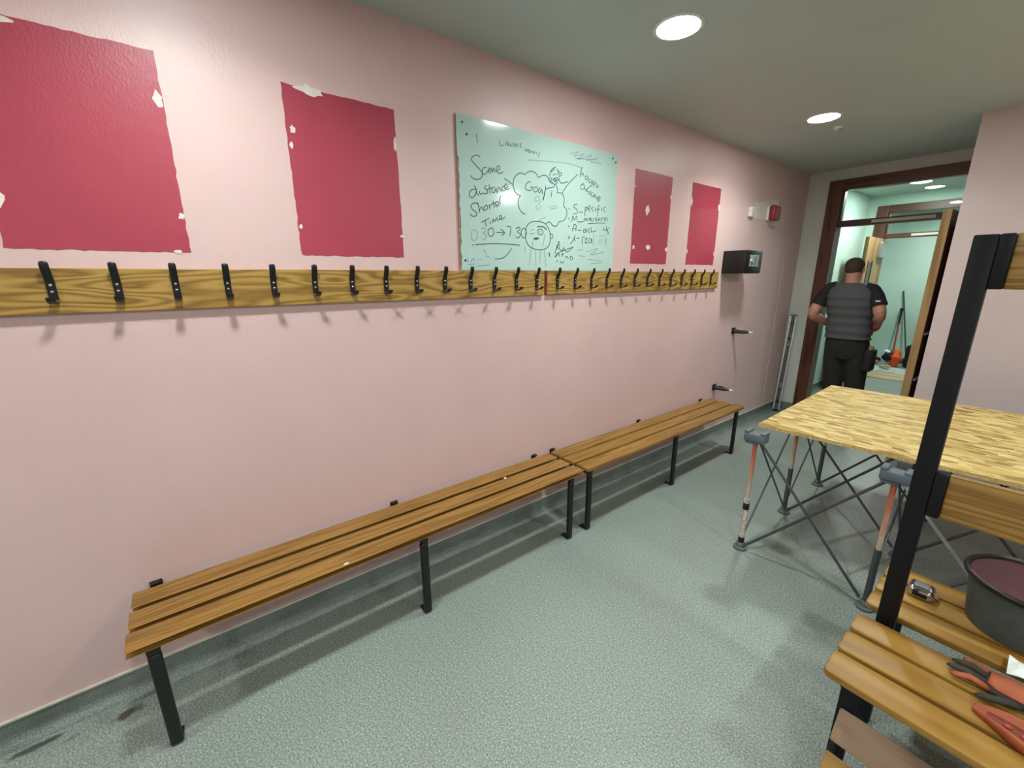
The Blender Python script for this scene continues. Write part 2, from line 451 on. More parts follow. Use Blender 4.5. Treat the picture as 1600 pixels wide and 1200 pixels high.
soft(obj('lens', lathe(nb(), (.699, 4.115, ZC), [(.021, -.0142), (.019, -.024), (.010, -.031), (.002, -.033)], 24), m_led, t))

# ------------------------------------------------------------------ crimson patches on the wall
def ragged(y0, y1, z0, z1, amp=.003, seed=0, skew=0):
    rnd = random.Random(seed); P = []
    def edge(a, b, n):
        for i in range(n):
            k = i/n
            P.append((a[0]+(b[0]-a[0])*k+rnd.uniform(-amp, amp), a[1]+(b[1]-a[1])*k+rnd.uniform(-amp, amp)))
    edge((y0, z0), (y1, z0), 24); edge((y1, z0), (y1, z1), 30); edge((y1, z1), (y0, z1), 24); edge((y0, z1), (y0, z0), 30)
    return P
def blob(bm, y, z, ry, rz, x0, x1, seed):
    rnd = random.Random(seed); n = 14; ph = rnd.uniform(0, 6)
    prism(bm, [(y+ry*math.cos(2*PI*k/n)*(1+rnd.uniform(-.35, .35)), z+rz*math.sin(2*PI*k/n)*(1+rnd.uniform(-.35, .35))) for k in range(n)], 'x', x0, x1)
def red_patch(y0, y1, z0, z1, label, chips, seed):
    t = thing('crimson_patch', label, 'paint patch', (0, (y0+y1)/2, z0), 'crimson paint patches on the pink wall')
    obj('paint_field', prism(nb(), ragged(y0, y1, z0, z1, .0022, seed), 'x', -.0002, .0012), m_red, t)
    for i, (y, z, ry, rz) in enumerate(chips):
        b = nb(); blob(b, y, z, ry, rz, .0011, .0022, seed*31+i); obj('plaster_scar', b, m_chip, t)
    return t
P_ = .64
red_patch(-.4184, .0395, 1.7206, 2.359, 'crimson painted rectangle at the far left of the pink wall, cut by the photo edge',
          [(.028, 2.215, .012, .028), (.032, 1.845, .010, .009), (.002, 1.722, .012, .006), (-.405, 1.86, .016, .022), (-.33, 2.345, .05, .012)], 1)
red_patch(.4156, .8716, 1.7213, 2.3582, 'crimson painted rectangle left of the whiteboard with bare plaster at its top edge',
          [(.52, 2.352, .055, .016), (.44, 2.20, .010, .014), (.427, 2.14, .006, .012), (.865, 2.215, .008, .028), (.425, 1.835, .008, .008), (.868, 1.82, .008, .006)], 2)
red_patch(2.6252, 3.0793, 1.7191, 2.3563, 'crimson painted rectangle immediately right of the whiteboard with scars in its middle',
          [(2.655, 1.835, .012, .014), (3.07, 1.83, .015, .016), (2.83, 1.84, .025, .02), (2.79, 2.10, .022, .034), (3.075, 2.215, .008, .014), (2.63, 2.24, .008, .006)], 3)
red_patch(3.3651, 3.8186, 1.7217, 2.3555, 'narrow looking crimson painted rectangle farthest right, above the safe end of the peg rail',
          [(3.37, 2.21, .012, .03), (3.812, 2.205, .014, .028), (3.37, 1.825, .01, .018), (3.812, 1.82, .008, .014)], 4)
tag(obj('painted_strip', box(nb(), (-.0002, 1.764, 1.516), (.001, 1.80, 1.664)), m_red, None, (0, 1.782, 1.516)), 'thin strip of crimson paint in the gap between the two peg rails', 'paint strip')
tag(obj('unpainted_patch', prism(nb(), [(4.48, 2.17), (4.76, 2.17), (4.76, 2.13), (5.03, 2.13), (5.0, 2.385), (4.50, 2.31)], 'x', -.0002, .001), m_patch, None, (0, 4.7, 2.13)),
    'pale unpainted patch of wall behind the red alarm sounder', 'wall patch')

# ------------------------------------------------------------------ whiteboard
wb = thing('whiteboard', 'white wall board with handwritten notes and doodles above the peg rail', 'whiteboard', (0, 1.7975, 1.664))
WY0, WY1, WZ0, WZ1 = 1.1823, 2.4128, 1.6640, 2.4065
rnd = random.Random(3)
pl = [(WY0+.002, WZ0), (WY1, WZ0), (WY1, WZ1)] + [(WY0+(.001 if k < 12 else .004)+rnd.uniform(0, .002 if k < 12 else .009), WZ1-(WZ1-WZ0)*k/44) for k in range(44)]
obj('writing_surface', prism(nb(), pl, 'x', .009, .0125), m_board, wb)
bm = nb(); box(bm, (.0004, WY0, WZ0), (.0089, WY1-.002, WZ1-.001)); obj('backing_board', bm, m_mdf, wb)
for (y, z) in [(WY0+.035, WZ1-.035), (WY0+.06, WZ1-.085), (WY1-.05, WZ1-.03), (WY1-.02, WZ1-.05), (WY0+.03, WZ0+.05)]:
    obj('screw', prism(nb(), [(y+.006*math.cos(k*PI/6), z+.006*math.sin(k*PI/6)) for k in range(12)], 'x', .0126, .0142), m_blackp, wb)
INK_X = .0134
def z2(p): return on_x(680+p[0]/4.284, 160+p[1]/4.284, INK_X)
def write(name, mat, strokes, width=.0047):
    """one object per clump of strokes that lie close together on the board"""
    groups = []
    for st in strokes:
        hit = [g for g in groups if any((p[0]-q[0])**2+(p[1]-q[1])**2 < 45**2 for o_ in g for p in o_ for q in st)]
        groups = [g for g in groups if g not in hit] + [[o_ for g in hit for o_ in g] + [st]]
    for g in groups: write_clump(name, mat, g, width)
def write_clump(name, mat, strokes, width):
    bm = nb()
    for st in strokes:
        st = st if len(st) > 2 else [st[0], ((st[0][0]+st[1][0])/2, (st[0][1]+st[1][1])/2), st[1]]
        pts = smooth([z2(p) for p in st], 5)
        L = []; Rr = []
        for i, p in enumerate(pts):
            d = pts[min(i+1, len(pts)-1)]-pts[max(i-1, 0)]
            if d.length < 1e-6: d = Vector((0, 1, 0))
            nn = Vector((0, -d.z, d.y)).normalized()*width*.5
            L.append(p+nn); Rr.append(p-nn)
        e = Vector((.0005, 0, 0))
        rings(bm, [[L[i], Rr[i], Rr[i]-e, L[i]-e] for i in range(len(pts))])
    return obj(name, bm, mat, wb)
write('handwritten_line', m_ink, [
 [(303,368),(280,352),(255,360),(242,380),(262,410),(300,450),(315,475),(308,505),(280,515),(250,505),(238,488)],
 [(345,435),(320,440),(315,470),(330,482),(352,460),(362,435),(358,465),(368,472)],
 [(370,470),(372,440),(385,465),(390,438),(403,468)], [(412,460),(430,445),(428,425),(412,432),(412,460),(430,475),(455,465)],
])
write('handwritten_line', m_ink, [
 [(272,580),(245,585),(230,605),(232,628),(250,637),(272,612),(274,578),(260,556)], [(274,580),(280,610),(292,622)], [(298,592),(300,612),(318,608)],
 [(345,556),(330,570),(350,590),(345,610),(320,608)], [(362,550),(367,612)], [(345,582),(380,572)],
 [(400,565),(382,575),(382,600),(395,602),(408,575),(410,598),(420,600)], [(420,598),(422,570),(433,573),(442,596)],
 [(462,558),(448,570),(450,592),(466,590)], [(468,578),(482,565),(478,545),(466,555),(468,578),(480,585),(496,575)],
])
write('handwritten_line', m_ink, [
 [(290,682),(265,672),(240,690),(250,715),(275,735),(275,758),(250,762),(235,745)], [(285,670),(300,738)], [(298,718),(310,700),(325,728)],
 [(342,690),(326,703),(334,722),(350,710),(348,690),(338,688)], [(360,685),(368,716)], [(362,696),(382,680)], [(388,658),(396,706)], [(375,682),(406,670)],
 [(405,690),(425,677),(416,662),(403,675),(410,697),(430,688)], [(440,625),(432,650),(436,680)],
])
write('handwritten_line', m_ink, [
 [(310,802),(362,775)], [(335,790),(342,830)], [(368,795),(371,816)], [(385,808),(388,780),(399,797),(410,772),(421,797)],
 [(425,785),(446,772),(438,755),(430,770),(445,784),(468,766)],
])
write('handwritten_line', m_ink, [
 [(375,840),(355,855),(360,890),(380,895),(395,870),(385,843),(372,840)], [(410,870),(464,872)], [(440,850),(465,872),(445,890)],
 [(478,830),(506,836),(500,895)], [(527,888),(530,891)], [(540,845),(560,835),(568,850),(550,866),(570,880),(560,905),(540,900)],
 [(592,840),(576,860),(580,895),(598,906),(611,875),(600,845),(590,840)],
])
write('handwritten_line', m_ink, [
 [(640,530),(620,535),(604,560),(612,585),(640,587),(653,566),(634,568)], [(672,565),(659,580),(667,600),(685,590),(681,568),(670,565)],
 [(705,570),(690,585),(699,605),(712,580),(719,614)], [(740,558),(734,605),(724,655)],
])
write('handwritten_line', m_ink, [
 [(985,430),(975,470),(972,500)], [(974,485),(988,474),(996,498)], [(1015,490),(1004,502),(1010,516),(1025,506),(1014,490)],
 [(1040,512),(1026,526),(1040,538),(1052,522),(1046,555),(1030,566)], [(1060,547),(1076,545),(1068,530),(1056,544),(1066,565)], [(1088,545),(1080,570),(1096,560)]])
write('handwritten_line', m_ink, [
 [(995,545),(975,555),(978,580),(998,574),(992,540)], [(994,545),(1004,586)], [(1010,580),(1008,600)], [(1028,570),(1012,588),(1030,600),(1020,616)],
 [(1043,590),(1035,622)], [(1056,600),(1042,615),(1053,630),(1066,612),(1060,635)], [(1066,642),(1074,620),(1081,648)], [(1096,630),(1084,645),(1092,662)], [(1096,650),(1106,637),(1098,632),(1094,650),(1100,666)],
])
write('handwritten_line', m_ink, [
 [(895,706),(900,718)], [(952,682),(933,684),(930,700),(950,720),(948,745),(926,742)], [(962,736),(987,733)], [(1004,700),(1002,762)], [(1004,704),(1020,704),(1008,728)],
 [(1025,715),(1040,705),(1030,690),(1022,710),(1036,730)], [(1058,700),(1047,712),(1059,730)], [(1073,702),(1073,730)], [(1102,690),(1091,700),(1088,760)], [(1080,716),(1102,715)], [(1115,706),(1113,730)], [(1140,700),(1126,712),(1137,736)]])
write('handwritten_line', m_ink, [
 [(893,772),(899,784)], [(914,798),(922,760),(931,788),(946,762),(951,800)], [(955,801),(992,798)], [(995,797),(1000,775),(1010,792),(1016,775),(1023,797)],
 [(1030,786),(1041,776),(1032,774),(1036,797)], [(1051,775),(1042,790),(1055,796),(1061,775)], [(1082,770),(1071,780),(1083,790),(1070,798)], [(1090,775),(1093,793),(1102,775),(1106,793)], [(1113,796),(1116,775),(1126,778)], [(1132,770),(1136,796),(1146,770),(1156,796)]])
write('handwritten_line', m_ink, [
 [(1024,813),(1080,808),(1142,808)], [(891,826),(897,832)], [(917,862),(930,818),(943,822),(942,862)], [(921,845),(943,844)], [(954,856),(977,855)],
 [(1002,845),(990,860),(1000,873),(1009,846),(1011,873)], [(1032,845),(1020,858),(1034,872)], [(1043,835),(1046,872)], [(1046,858),(1057,870)], [(1062,863),(1078,860)],
 [(1126,835),(1129,856),(1147,850)], [(1146,830),(1150,872)], [(1163,840),(1152,855),(1162,875),(1150,882)]])
write('handwritten_line', m_ink, [
 [(889,894),(900,905),(889,914)], [(936,884),(930,920)], [(930,918),(904,946)], [(924,905),(940,927)], [(945,910),(967,908)],
 [(985,952),(985,907),(1001,900)], [(1002,917),(1016,906),(1009,925),(1004,940),(1022,941)], [(1036,905),(1025,930),(1040,941),(1046,910),(1050,947)],
])
write('handwritten_line', m_ink, [
 [(248,956),(258,953)], [(270,952),(380,945),(480,948),(567,956)], [(400,1046),(440,1046),(480,1022),(512,975)],
])
write('doodle', m_ink, [
 [(572,622),(545,612),(525,570),(525,520),(545,485),(575,472),(600,482),(620,465),(650,462),(678,478),(690,502),(720,488),(750,495),(772,535),(790,540)],
 [(572,622),(558,650),(560,700),(580,735),(605,748)], [(815,605),(850,610),(865,650),(860,690),(880,720),(880,760),(860,790),(830,800),(815,825),(790,826),(765,800),(740,812)]])
write('doodle', m_ink, [
 [(952,482),(888,550),(850,610)], [(462,508),(522,550)]])
write('doodle', m_ink, [
 [(765,495),(778,452),(808,432)], [(770,470),(800,445)], [(815,445),(832,470)], [(775,500),(785,540),(810,545),(828,510),(830,480),(818,450)], [(835,468),(848,475),(838,496)], [(768,505),(763,520),(775,530)],
 [(790,488),(800,478)], [(806,484),(816,476)], [(788,512),(818,505),(805,532),(788,514),(812,518),(800,528)],
 [(802,545),(788,568),(742,580),(730,620),(722,655)], [(828,512),(845,540),(890,530)], [(808,550),(820,585),(818,606)], [(782,590),(775,636)]])
write('doodle', m_ink, [
 [(610,860),(605,900),(620,950),(660,980),(720,985),(760,960),(770,910),(765,860),(740,815),(700,798),(645,800),(612,830),(608,862)],
 [(766,880),(786,885),(786,906),(768,912)], [(684,832),(720,830),(747,850)], [(684,834),(720,833),(747,853)], [(687,855),(707,848),(722,865),(715,885),(692,880),(686,856)], [(701,865),(707,869)],
 [(660,912),(676,905),(694,910),(676,918),(658,912)], [(664,911),(690,912)], [(765,1004),(768,1032)], [(761,1006),(766,1032)]])
write('doodle', m_ink, [
 [(800,1012),(828,930),(832,975)], [(808,990),(826,950)], [(812,965),(850,992),(860,972),(882,1002),(926,964)], [(804,1036),(840,1000),(925,968)], [(800,1036),(820,1006),(832,1032)], [(845,1022),(856,1010),(850,1032)], [(870,1042),(880,1030),(892,1046)], [(905,1058),(905,1030),(918,1036),(918,1056)], [(815,1055),(818,1070)], [(835,1060),(850,1076),(862,1060)],
])
write('pencil_note', m_ink, [
 [(430,255),(436,290),(458,284)], [(468,268),(472,290)], [(478,256),(483,292)], [(495,268),(484,276),(500,292)], [(502,284),(510,276),(502,290),(514,292)],
 [(522,300),(526,272),(536,296),(545,274),(553,302)], [(578,276),(566,280),(576,294),(572,306)]], .0035)
write('pencil_note', m_ink, [
 [(604,308),(604,330)], [(604,318),(616,320)], [(616,312),(616,332)], [(622,322),(632,320),(624,316),(624,332),(634,334)], [(642,320),(638,334),(648,328),(650,340)], [(656,324),(662,342),(668,328)], [(676,330),(682,346)], [(702,334),(690,366)]], .0035)
write('pencil_note', m_ink, [
 [(275,212),(284,270)]], .0035)
write('faded_writing', m_inkf, [
 [(258,850),(243,870),(245,910),(265,925),(282,900),(280,865),(262,850)], [(300,905),(303,909)], [(312,845),(332,840),(338,860),(322,875),(342,885),(338,912),(315,920)]], .006)
write('faded_writing', m_inkf, [
 [(690,625),(670,640),(676,662),(700,645),(688,625)], [(708,660),(676,702),(690,720),(708,690)], [(640,855),(662,850)], [(635,880),(667,875)], [(680,800),(720,775),(740,770)]], .006)
write('faded_writing', m_inkf, [
 [(905,345),(960,330),(930,360),(1000,345),(960,380),(1050,350),(1010,390),(1090,370)], [(1040,395),(1112,410)], [(940,375),(1080,385)], [(620,385),(780,395),(900,410),(980,440)]], .006)
write('faded_writing', m_inkf, [
 [(955,990),(992,985)], [(962,1026),(1002,1031)], [(1010,1000),(1090,980),(1040,1020),(1130,1000)], [(1020,1050),(1110,1060)], [(1040,1080),(1120,1070)], [(1100,915),(1096,947)], [(1062,880),(1061,962)], [(1112,910),(1110,947)], [(1100,896),(1132,890)], [(1150,915),(1136,925),(1150,935)], [(1142,900),(1142,966)]], .006)
write('faded_writing', m_inkf, [
 [(320,985),(345,1012)], [(345,1026),(362,1038)], [(600,960),(602,1010)], [(640,985),(632,1090)], [(670,990),(676,1100)], [(705,990),(700,1080)], [(730,985),(742,1100)], [(650,930),(655,975)], [(735,880),(722,960)], [(760,700),(815,690)], [(770,715),(820,705)],
], .006)
write('blue_scribble', m_inkb, [[(215,1042),(222,1070)], [(240,1068),(255,1045),(268,1060)], [(285,1058),(292,1046)], [(305,1060),(314,1046)], [(225,1085),(270,1080)], [(280,1095),(365,1088)]], .005)

# ------------------------------------------------------------------ peg rails and coat hooks
RZ0, RZ1 = 1.5182, 1.6615
r1 = tag(obj('coat_rail', box(nb(), (0.0004, -.58, RZ0), (.022, 1.769, RZ1), .002), m_oak_rail, None, (0, .6, RZ0)), 'long oak peg rail on the wall left of the gap, below the left crimson panels', 'coat rail')
r2 = tag(obj('coat_rail', box(nb(), (0.0004, 1.795, RZ0), (.022, 3.9, RZ1), .002), m_oak_rail, None, (0, 2.85, RZ0)), 'oak peg rail right of the gap, ending beside the black safe', 'coat rail')
HD = .1571
def make_hook(y):
    t = thing('coat_hook', '', 'coat hook', (.0221, y, 1.555))
    ybase = y
    prof = [(.0255, 1.5625), (.0255, 1.585), (.0255, 1.612), (.0272, 1.622), (.033, 1.636), (.041, 1.650), (.046, 1.662), (.0468, 1.6665), (.047, 1.673)]
    b = nb(); strip(b, [(p[0], ybase, p[1]) for p in prof], .022, (0, 1, 0), .0062, True)
    soft(obj('upper_hook', b, m_blackp, t), 50)
    prof = [(.0255, 1.5632), (.0265, 1.558), (.031, 1.554), (.042, 1.5535), (.056, 1.5545), (.066, 1.558), (.074, 1.5645), (.077, 1.571)]
    b = nb(); strip(b, [(p[0], ybase, p[1]) for p in prof], .022, (0, 1, 0), .0058)
    soft(obj('lower_hook', b, m_blackp, t), 50)
    for z in (1.588, 1.609):
        b = nb(); rings(b, [[(x, ybase+r*math.cos(2*PI*k/12), z+r*math.sin(2*PI*k/12)) for k in range(12)] for x, r in ((.0287, .0042), (.0298, .0042), (.0306, .0022))])
        soft(obj('screw', b, m_steel, t))
    return t
H0 = -.3376; H1 = 1.8778
hook_labels = []
ordn = ['first', 'second', 'third', 'fourth', 'fifth', 'sixth', 'seventh', 'eighth', 'ninth', 'tenth', 'eleventh', 'twelfth', 'thirteenth', 'fourteenth']
proto = make_hook(H0)
proto['label'] = 'black coat hook nearest the left photo edge, first on the long left rail'; proto['group'] = 'coat hooks on the left rail'
for i in range(1, 14):
    if i == 13: lb = 'black coat hook at the right end of the left rail, just before the gap'
    elif i < 7: lb = 'black coat hook on the left rail, %s from the left photo edge' % ordn[i]
    else: lb = 'black coat hook on the left rail, %s counting leftward from the gap' % ordn[13-i]
    dup(proto, (.0221, H0+i*HD, 1.555), lb, 'coat hooks on the left rail')
for i in range(13):
    if i == 0: lb = 'black coat hook at the left end of the right rail, just after the gap'
    elif i == 12: lb = 'black coat hook at the right end of the right rail, nearest the safe'
    elif i < 7: lb = 'black coat hook on the right rail, %s after the gap' % ordn[i]
    else: lb = 'black coat hook on the right rail, %s counting leftward from the safe end' % ordn[12-i]
    dup(proto, (.0221, H1+i*HD, 1.555), lb, 'coat hooks on the right rail')

# ------------------------------------------------------------------ wall benches
def slat(bm, a, b, axis, rend=0.0, rstart=0.0, r=.004):
    """slat between two corners; rend rounds the far end in plan"""
    a = Vector(a); b = Vector(b)
    def outline(i):
        x0, y0, x1, y1 = a.x+i, a.y+i, b.x-i, b.y-i
        P = []
        def arc(cx, cy, rad, a0):
            if rad <= i*1.2: P.append((cx, cy)); return
            for k in range(7): P.append((cx+rad*math.cos(a0+k*PI/12), cy+rad*math.sin(a0+k*PI/12)))
        s0 = max(rstart-i, .001); s1 = max(rend-i, .001)
        if axis == 'y': rs = (s0, s0, s1, s1)
        else: rs = (s0, s1, s1, s0)
        arc(x0+rs[0], y0+rs[0], rs[0], PI); arc(x1-rs[1], y0+rs[1], rs[1], 1.5*PI); arc(x1-rs[2], y1-rs[2], rs[2], 0); arc(x0+rs[3], y1-rs[3], rs[3], .5*PI)
        return P
    n = None; out = []
    for z, i in ((a.z, r), (a.z+r*.3, r*.3), (a.z+r, 0), (b.z-r, 0), (b.z-r*.3, r*.3), (b.z, r)):
        out.append([(p[0], p[1], z) for p in outline(i)])
    return rings(bm, out)
def wall_bench(y0, y1, legs, label, rend):
    t = thing('changing_room_bench', label, 'bench', (.2, (y0+y1)/2, 0), 'slatted wall benches')
    for (x0, x1) in ((.030, .138), (.151, .259), (.272, .380)):
        b = nb(); slat(b, (x0, y0, .428), (x1, y1, .450), 'y', rend if x0 > .2 or True else .004, .004)
        soft(obj('seat_slat', b, m_oak_seat, t), 35)
    for y in legs:
        b = nb(); box(b, (.346, y-.019, .003), (.372, y+.019, .400), .008, 3)
        box(b, (.300, y-.019, .0005), (.360, y+.019, .006), .002)
        lg = soft(obj('leg', b, m_black, t), 40)
        b = nb(); box(b, (.004, y-.019, .402), (.372, y+.019, .4275), .005)
        soft(obj('bearer', b, m_black, t), 40)
        b = nb(); box(b, (.0005, y-.020, .36), (.006, y+.020, .457), .002); box(b, (.006, y-.017, .4505), (.024, y+.017, .456), .002)
        obj('wall_bracket', b, m_black, t)
    return t
b1 = wall_bench(-.345, 1.817, (-.274, .720, 1.711), 'oak slatted wall bench on black legs, the nearer and longer one at left', .004)
for (y, x) in ((.365, .36), (1.36, .15)):
    obj('paint_fleck', (lambda b: (prism(b, [(x+.007*math.cos(k*PI/5)*random.uniform(.6, 1.2), y+.012*math.sin(k*PI/5)*random.uniform(.6, 1.2)) for k in range(10)], 'z', .4501, .4512), b)[1])(nb()), m_whitep, b1)
wall_bench(1.842, 3.988, (1.880, 2.866, 3.8535), 'oak slatted wall bench on black legs, the farther one towards the safe', .05)

# ------------------------------------------------------------------ things on the left wall
t = thing('wall_safe', 'small black safe with a keypad fixed to the pink wall', 'safe', (0, 4.15, 1.648))
soft(obj('safe_body', box(nb(), (.0005, 3.985, 1.648), (.205, 4.300, 1.848), .004), m_black, t), 30)
dr = soft(obj('safe_door', box(nb(), (.2055, 3.993, 1.656), (.213, 4.292, 1.840), .003), m_blackp, t), 30)
kp = obj('keypad', box(nb(), (.2132, 4.045, 1.708), (.2165, 4.215, 1.808), .001), plain('silver_keypad', (150, 156, 154), .4, .3, var=.3, scale=90), dr)
for i in range(3):
    for j in range(4):
        obj('key', box(nb(), (.2166, 4.125+i*.022, 1.722+j*.020), (.2185, 4.142+i*.022, 1.737+j*.020), .001, 1), m_greyp, kp)
b = nb(); rings(b, [[(x, 4.085+r*math.cos(2*PI*k/16), 1.752+r*math.sin(2*PI*k/16)) for k in range(16)] for x, r in ((.2166, .021), (.226, .021), (.229, .016))]); obj('knob', soft(bpy.data.objects.new('tmp', bpy.data.meshes.new('tmp'))) and b, m_chrome, kp)
t = thing('alarm_sounder', 'red square alarm sounder high on the wall near the door', 'alarm', (0, 4.80, 2.16))
soft(obj('mounting_base', box(nb(), (.0012, 4.745, 2.165), (.028, 4.885, 2.300), .008), m_whitep, t), 35)
soft(obj('sounder_cap', box(nb(), (.0285, 4.740, 2.160), (.085, 4.890, 2.305), .022, 4), m_redp, t), 50)
t = thing('wall_switch_box', 'small white box on the wall left of the red sounder', 'switch box', (0, 4.40, 2.17))
soft(obj('housing', box(nb(), (.0005, 4.365, 2.172), (.032, 4.445, 2.258), .004), m_whitep, t), 35)
obj('cover_plate', box(nb(), (.0325, 4.373, 2.180), (.036, 4.437, 2.250), .001), m_trimw, t)
tag(obj('pipe_trunking', box(nb(), (0.0003, 5.34, .107), (.006, 5.362, 1.86), .002), m_pink, None, (0, 5.35, .107)), 'narrow vertical trunking painted pink near the corner of the wall', 'trunking')
def wall_bracket(y, z, label, up):
    t = thing('wall_bracket', label, 'wall bracket', (0, y, z))
    soft(obj('back_plate', box(nb(), (.0005, y-.03, z-.028), (.014, y+.03, z+.034), .004), m_blackp, t), 35)
    b = nb(); tube(b, [(.012, y, z), (.05, y+.01, z-.002), (.10, y+.02, z-.004), (.15, y+.03, z-.004)], [.027, .027, .023, .012], 12, .8)
    soft(obj('arm', b, m_dkrub if up else m_blackp, t), 50)
    b = nb(); tube(b, [(.146, y+.029, z-.004), (.180, y+.036, z-.002)], [.0135, .003], 10, .8); obj('pale_tip', b, m_whitep, t)
    b = nb(); strip(b, [(.010, y, z+.012), (.06, y+.012, z+.022), (.09, y+.018, z+.016)], .010, (0, 1, 0), .004); obj('strap', b, m_whitep if up else m_blackp, t)
    return t
wall_bracket(4.36, 1.085, 'upper dark bracket with pale tip sticking out below the safe', True)
wall_bracket(4.10, .535, 'lower dark bracket with pale tip sticking out just above the bench end', False)

# spirit level leaning in the corner
A = Vector((.074, 5.585, .004)); B = Vector((.066, 5.705, 1.176))
ax = (B-A).normalized(); wd = Vector((.93, .36, 0)); wd = (wd-ax*wd.dot(ax)).normalized(); nn = ax.cross(wd)
lv = thing('spirit_level', 'long aluminium spirit level leaning upright in the far corner', 'spirit level', tuple(A))
def lbar(bm, c0, c1, w_, t_, L0, L1):
    rs = []
    for L in (L0, L1):
        o = A+ax*L; rs.append([o+wd*c0+nn*t_, o+wd*c1+nn*t_, o+wd*c1-nn*t_, o+wd*c0-nn*t_])
    return rings(bm, rs)
LEN = (B-A).length
obj('flange', lbar(nb(), -.036, -.020, 0, .012, .02, LEN-.02), m_alu, lv)
obj('flange', lbar(nb(), .020, .036, 0, .012, .02, LEN-.02), m_alu, lv)
for (a, b_) in ((.02, .10), (.15, .265), (.385, .60), (.68, .785), (.905, 1.04), (1.09, LEN-.02)):
    obj('web', lbar(nb(), -.0199, .0199, 0, .004, a, b_), m_darkst, lv)
def ovalring(L, hl):
    b = nb(); c = A+ax*L; P = []
    for k in range(24):
        a = 2*PI*k/24; q = wd*.021*math.cos(a)+ax*hl*math.copysign(abs(math.sin(a))**.6, math.sin(a)); P.append((q, a))
    rs = [[c+q*s+nn*h for s, h in ((1.0, .010), (1.0, -.010), (.72, -.010), (.72, .010))] for q, a in P]
    rs.append(rs[0]); return rings(b, rs, cap=False)
obj('hand_hole_rim', ovalring(.325, .062), m_blackp, lv); obj('hand_hole_rim', ovalring(.845, .062), m_blackp, lv)
for L in (.125, .64, 1.065): obj('vial_housing', ovalring(L, .026), m_blackp, lv)
obj('end_cap', lbar(nb(), -.037, .037, 0, .013, 0, .0195), m_blackp, lv); obj('end_cap', lbar(nb(), -.037, .037, 0, .013, LEN-.0195, LEN), m_greyp, lv)

# ------------------------------------------------------------------ door leaves
t = thing('door_leaf', 'open door leaf with pale oak edge standing in the near doorway', 'door', (1.3, 5.3, 0))
obj('leaf_panel', box(nb(), (1.272, 4.892, .008), (1.322, 5.70, 2.130), .001), m_brown, t)
obj('oak_edge', box(nb(), (1.270, 4.880, .008), (1.324, 4.8915, 2.130), .002), m_lip, t)
for z in (.74, 1.14): obj('push_bar', box(nb(), (1.3225, 4.93, z-.008), (1.336, 5.45, z+.008), .003), m_whitep, t)
obj('door_closer', box(nb(), (1.3225, 5.35, 2.03), (1.365, 5.60, 2.10), .006), m_alu, t)
for z in (.25, 1.1, 1.9): obj('hinge', tube(nb(), [(1.330, 5.705, z-.05), (1.330, 5.705, z+.05)], .007, 10), m_steel, t)
t = thing('door_leaf', 'light wood door leaf with closer standing open in the lobby beyond', 'door', (.25, 7.7, 0))
obj('leaf_panel', box(nb(), (.228, 7.26, .008), (.272, 8.07, 2.120), .002), m_lip, t)
obj('vision_panel', box(nb(), (.2725, 7.40, .95), (.276, 7.56, 1.80), .001), m_glass, t)
for y in (7.39, 7.57): obj('glazing_bead', box(nb(), (.2722, y-.012, .93), (.281, y+.012, 1.82), .002), m_brown, t)
obj('door_closer', box(nb(), (.2722, 7.72, 1.86), (.315, 7.98, 2.07), .01), m_alu, t)
obj('pull_handle', tube(nb(), smooth([(.2722, 7.32, 1.15), (.31, 7.32, 1.17), (.31, 7.32, 1.43), (.2722, 7.32, 1.45)], 5), .009, 10), m_steel, t)

# ------------------------------------------------------------------ folding workbench with OSB top
st = thing('folding_workbench', 'folding workbench stand with faded orange legs under the OSB sheet', 'workbench', (2.29, 3.13, 0))
LX = [1.075, 1.685, 2.295, 2.905, 3.515]; LY = [2.474, 3.129, 3.784]
HZ = .712
for i, x in enumerate(LX):
    for j, y in enumerate(LY):
        b = nb(); tube(b, [(x, y, .03), (x, y, .34)], .0145, 12); obj_l = soft(obj('leg', b, m_darkst if (i, j) != (0, 0) else m_palel, st), 50)
        b = nb(); tube(b, [(x, y, .335), (x, y, HZ)], .0115, 12); soft(obj('upper_tube', b, m_salmon, obj_l), 50)
        b = nb(); lathe(b, (x, y, 0), [(.036, .0005), (.038, .006), (.036, .014), (.024, .018), (.024, .040), (.019, .046)], 20); soft(obj('foot', b, m_footp, obj_l), 40)
        if i == 0 and j == 0:
            b = nb(); tube(b, [(x, y, .27), (x, y, .31)], .0175, 12); obj('black_band', b, m_blackp, obj_l)
            b = nb(); tube(b, [(x, y, .045), (x, y, .08)], .0175, 12); obj('black_band', b, m_blackp, obj_l)
        # head block: a shallow U that cradles the sheet
        b = nb(); box(b, (x-.056, y-.036, HZ-.006), (x+.056, y+.036, HZ+.044), .008, 3); box(b, (x-.05, y-.03, HZ-.022), (x+.02, y+.03, HZ-.007), .006)
        box(b, (x-.056, y-.036, HZ+.040), (x-.030, y+.036, HZ+.058), .005); box(b, (x+.03, y-.036, HZ+.040), (x+.056, y+.036, HZ+.058), .005)
        soft(obj('head_block', b, m_greyp, st), 40)
for i in range(5):
    for j in range(3):
        for (di, dj) in ((1, 0), (0, 1)):
            if i+di > 4 or j+dj > 2: continue
            p = Vector((LX[i], LY[j], 0)); q = Vector((LX[i+di], LY[j+dj], 0)); off = Vector((.012*dj, .012*di, 0))
            d = (q-p).normalized()*.03; r_ = .0075 if di else .0055
            mm = m_alu if (di and i == 1 and j == 0) else m_darkst
            obj('brace', tube(nb(), [p+d+off+Vector((0, 0, HZ-.02)), q-d+off+Vector((0, 0, .04))], r_, 8), mm, st)
            obj('brace', tube(nb(), [p+d-off+Vector((0, 0, .04)), q-d-off+Vector((0, 0, HZ-.02))], r_, 8), m_darkst, st)
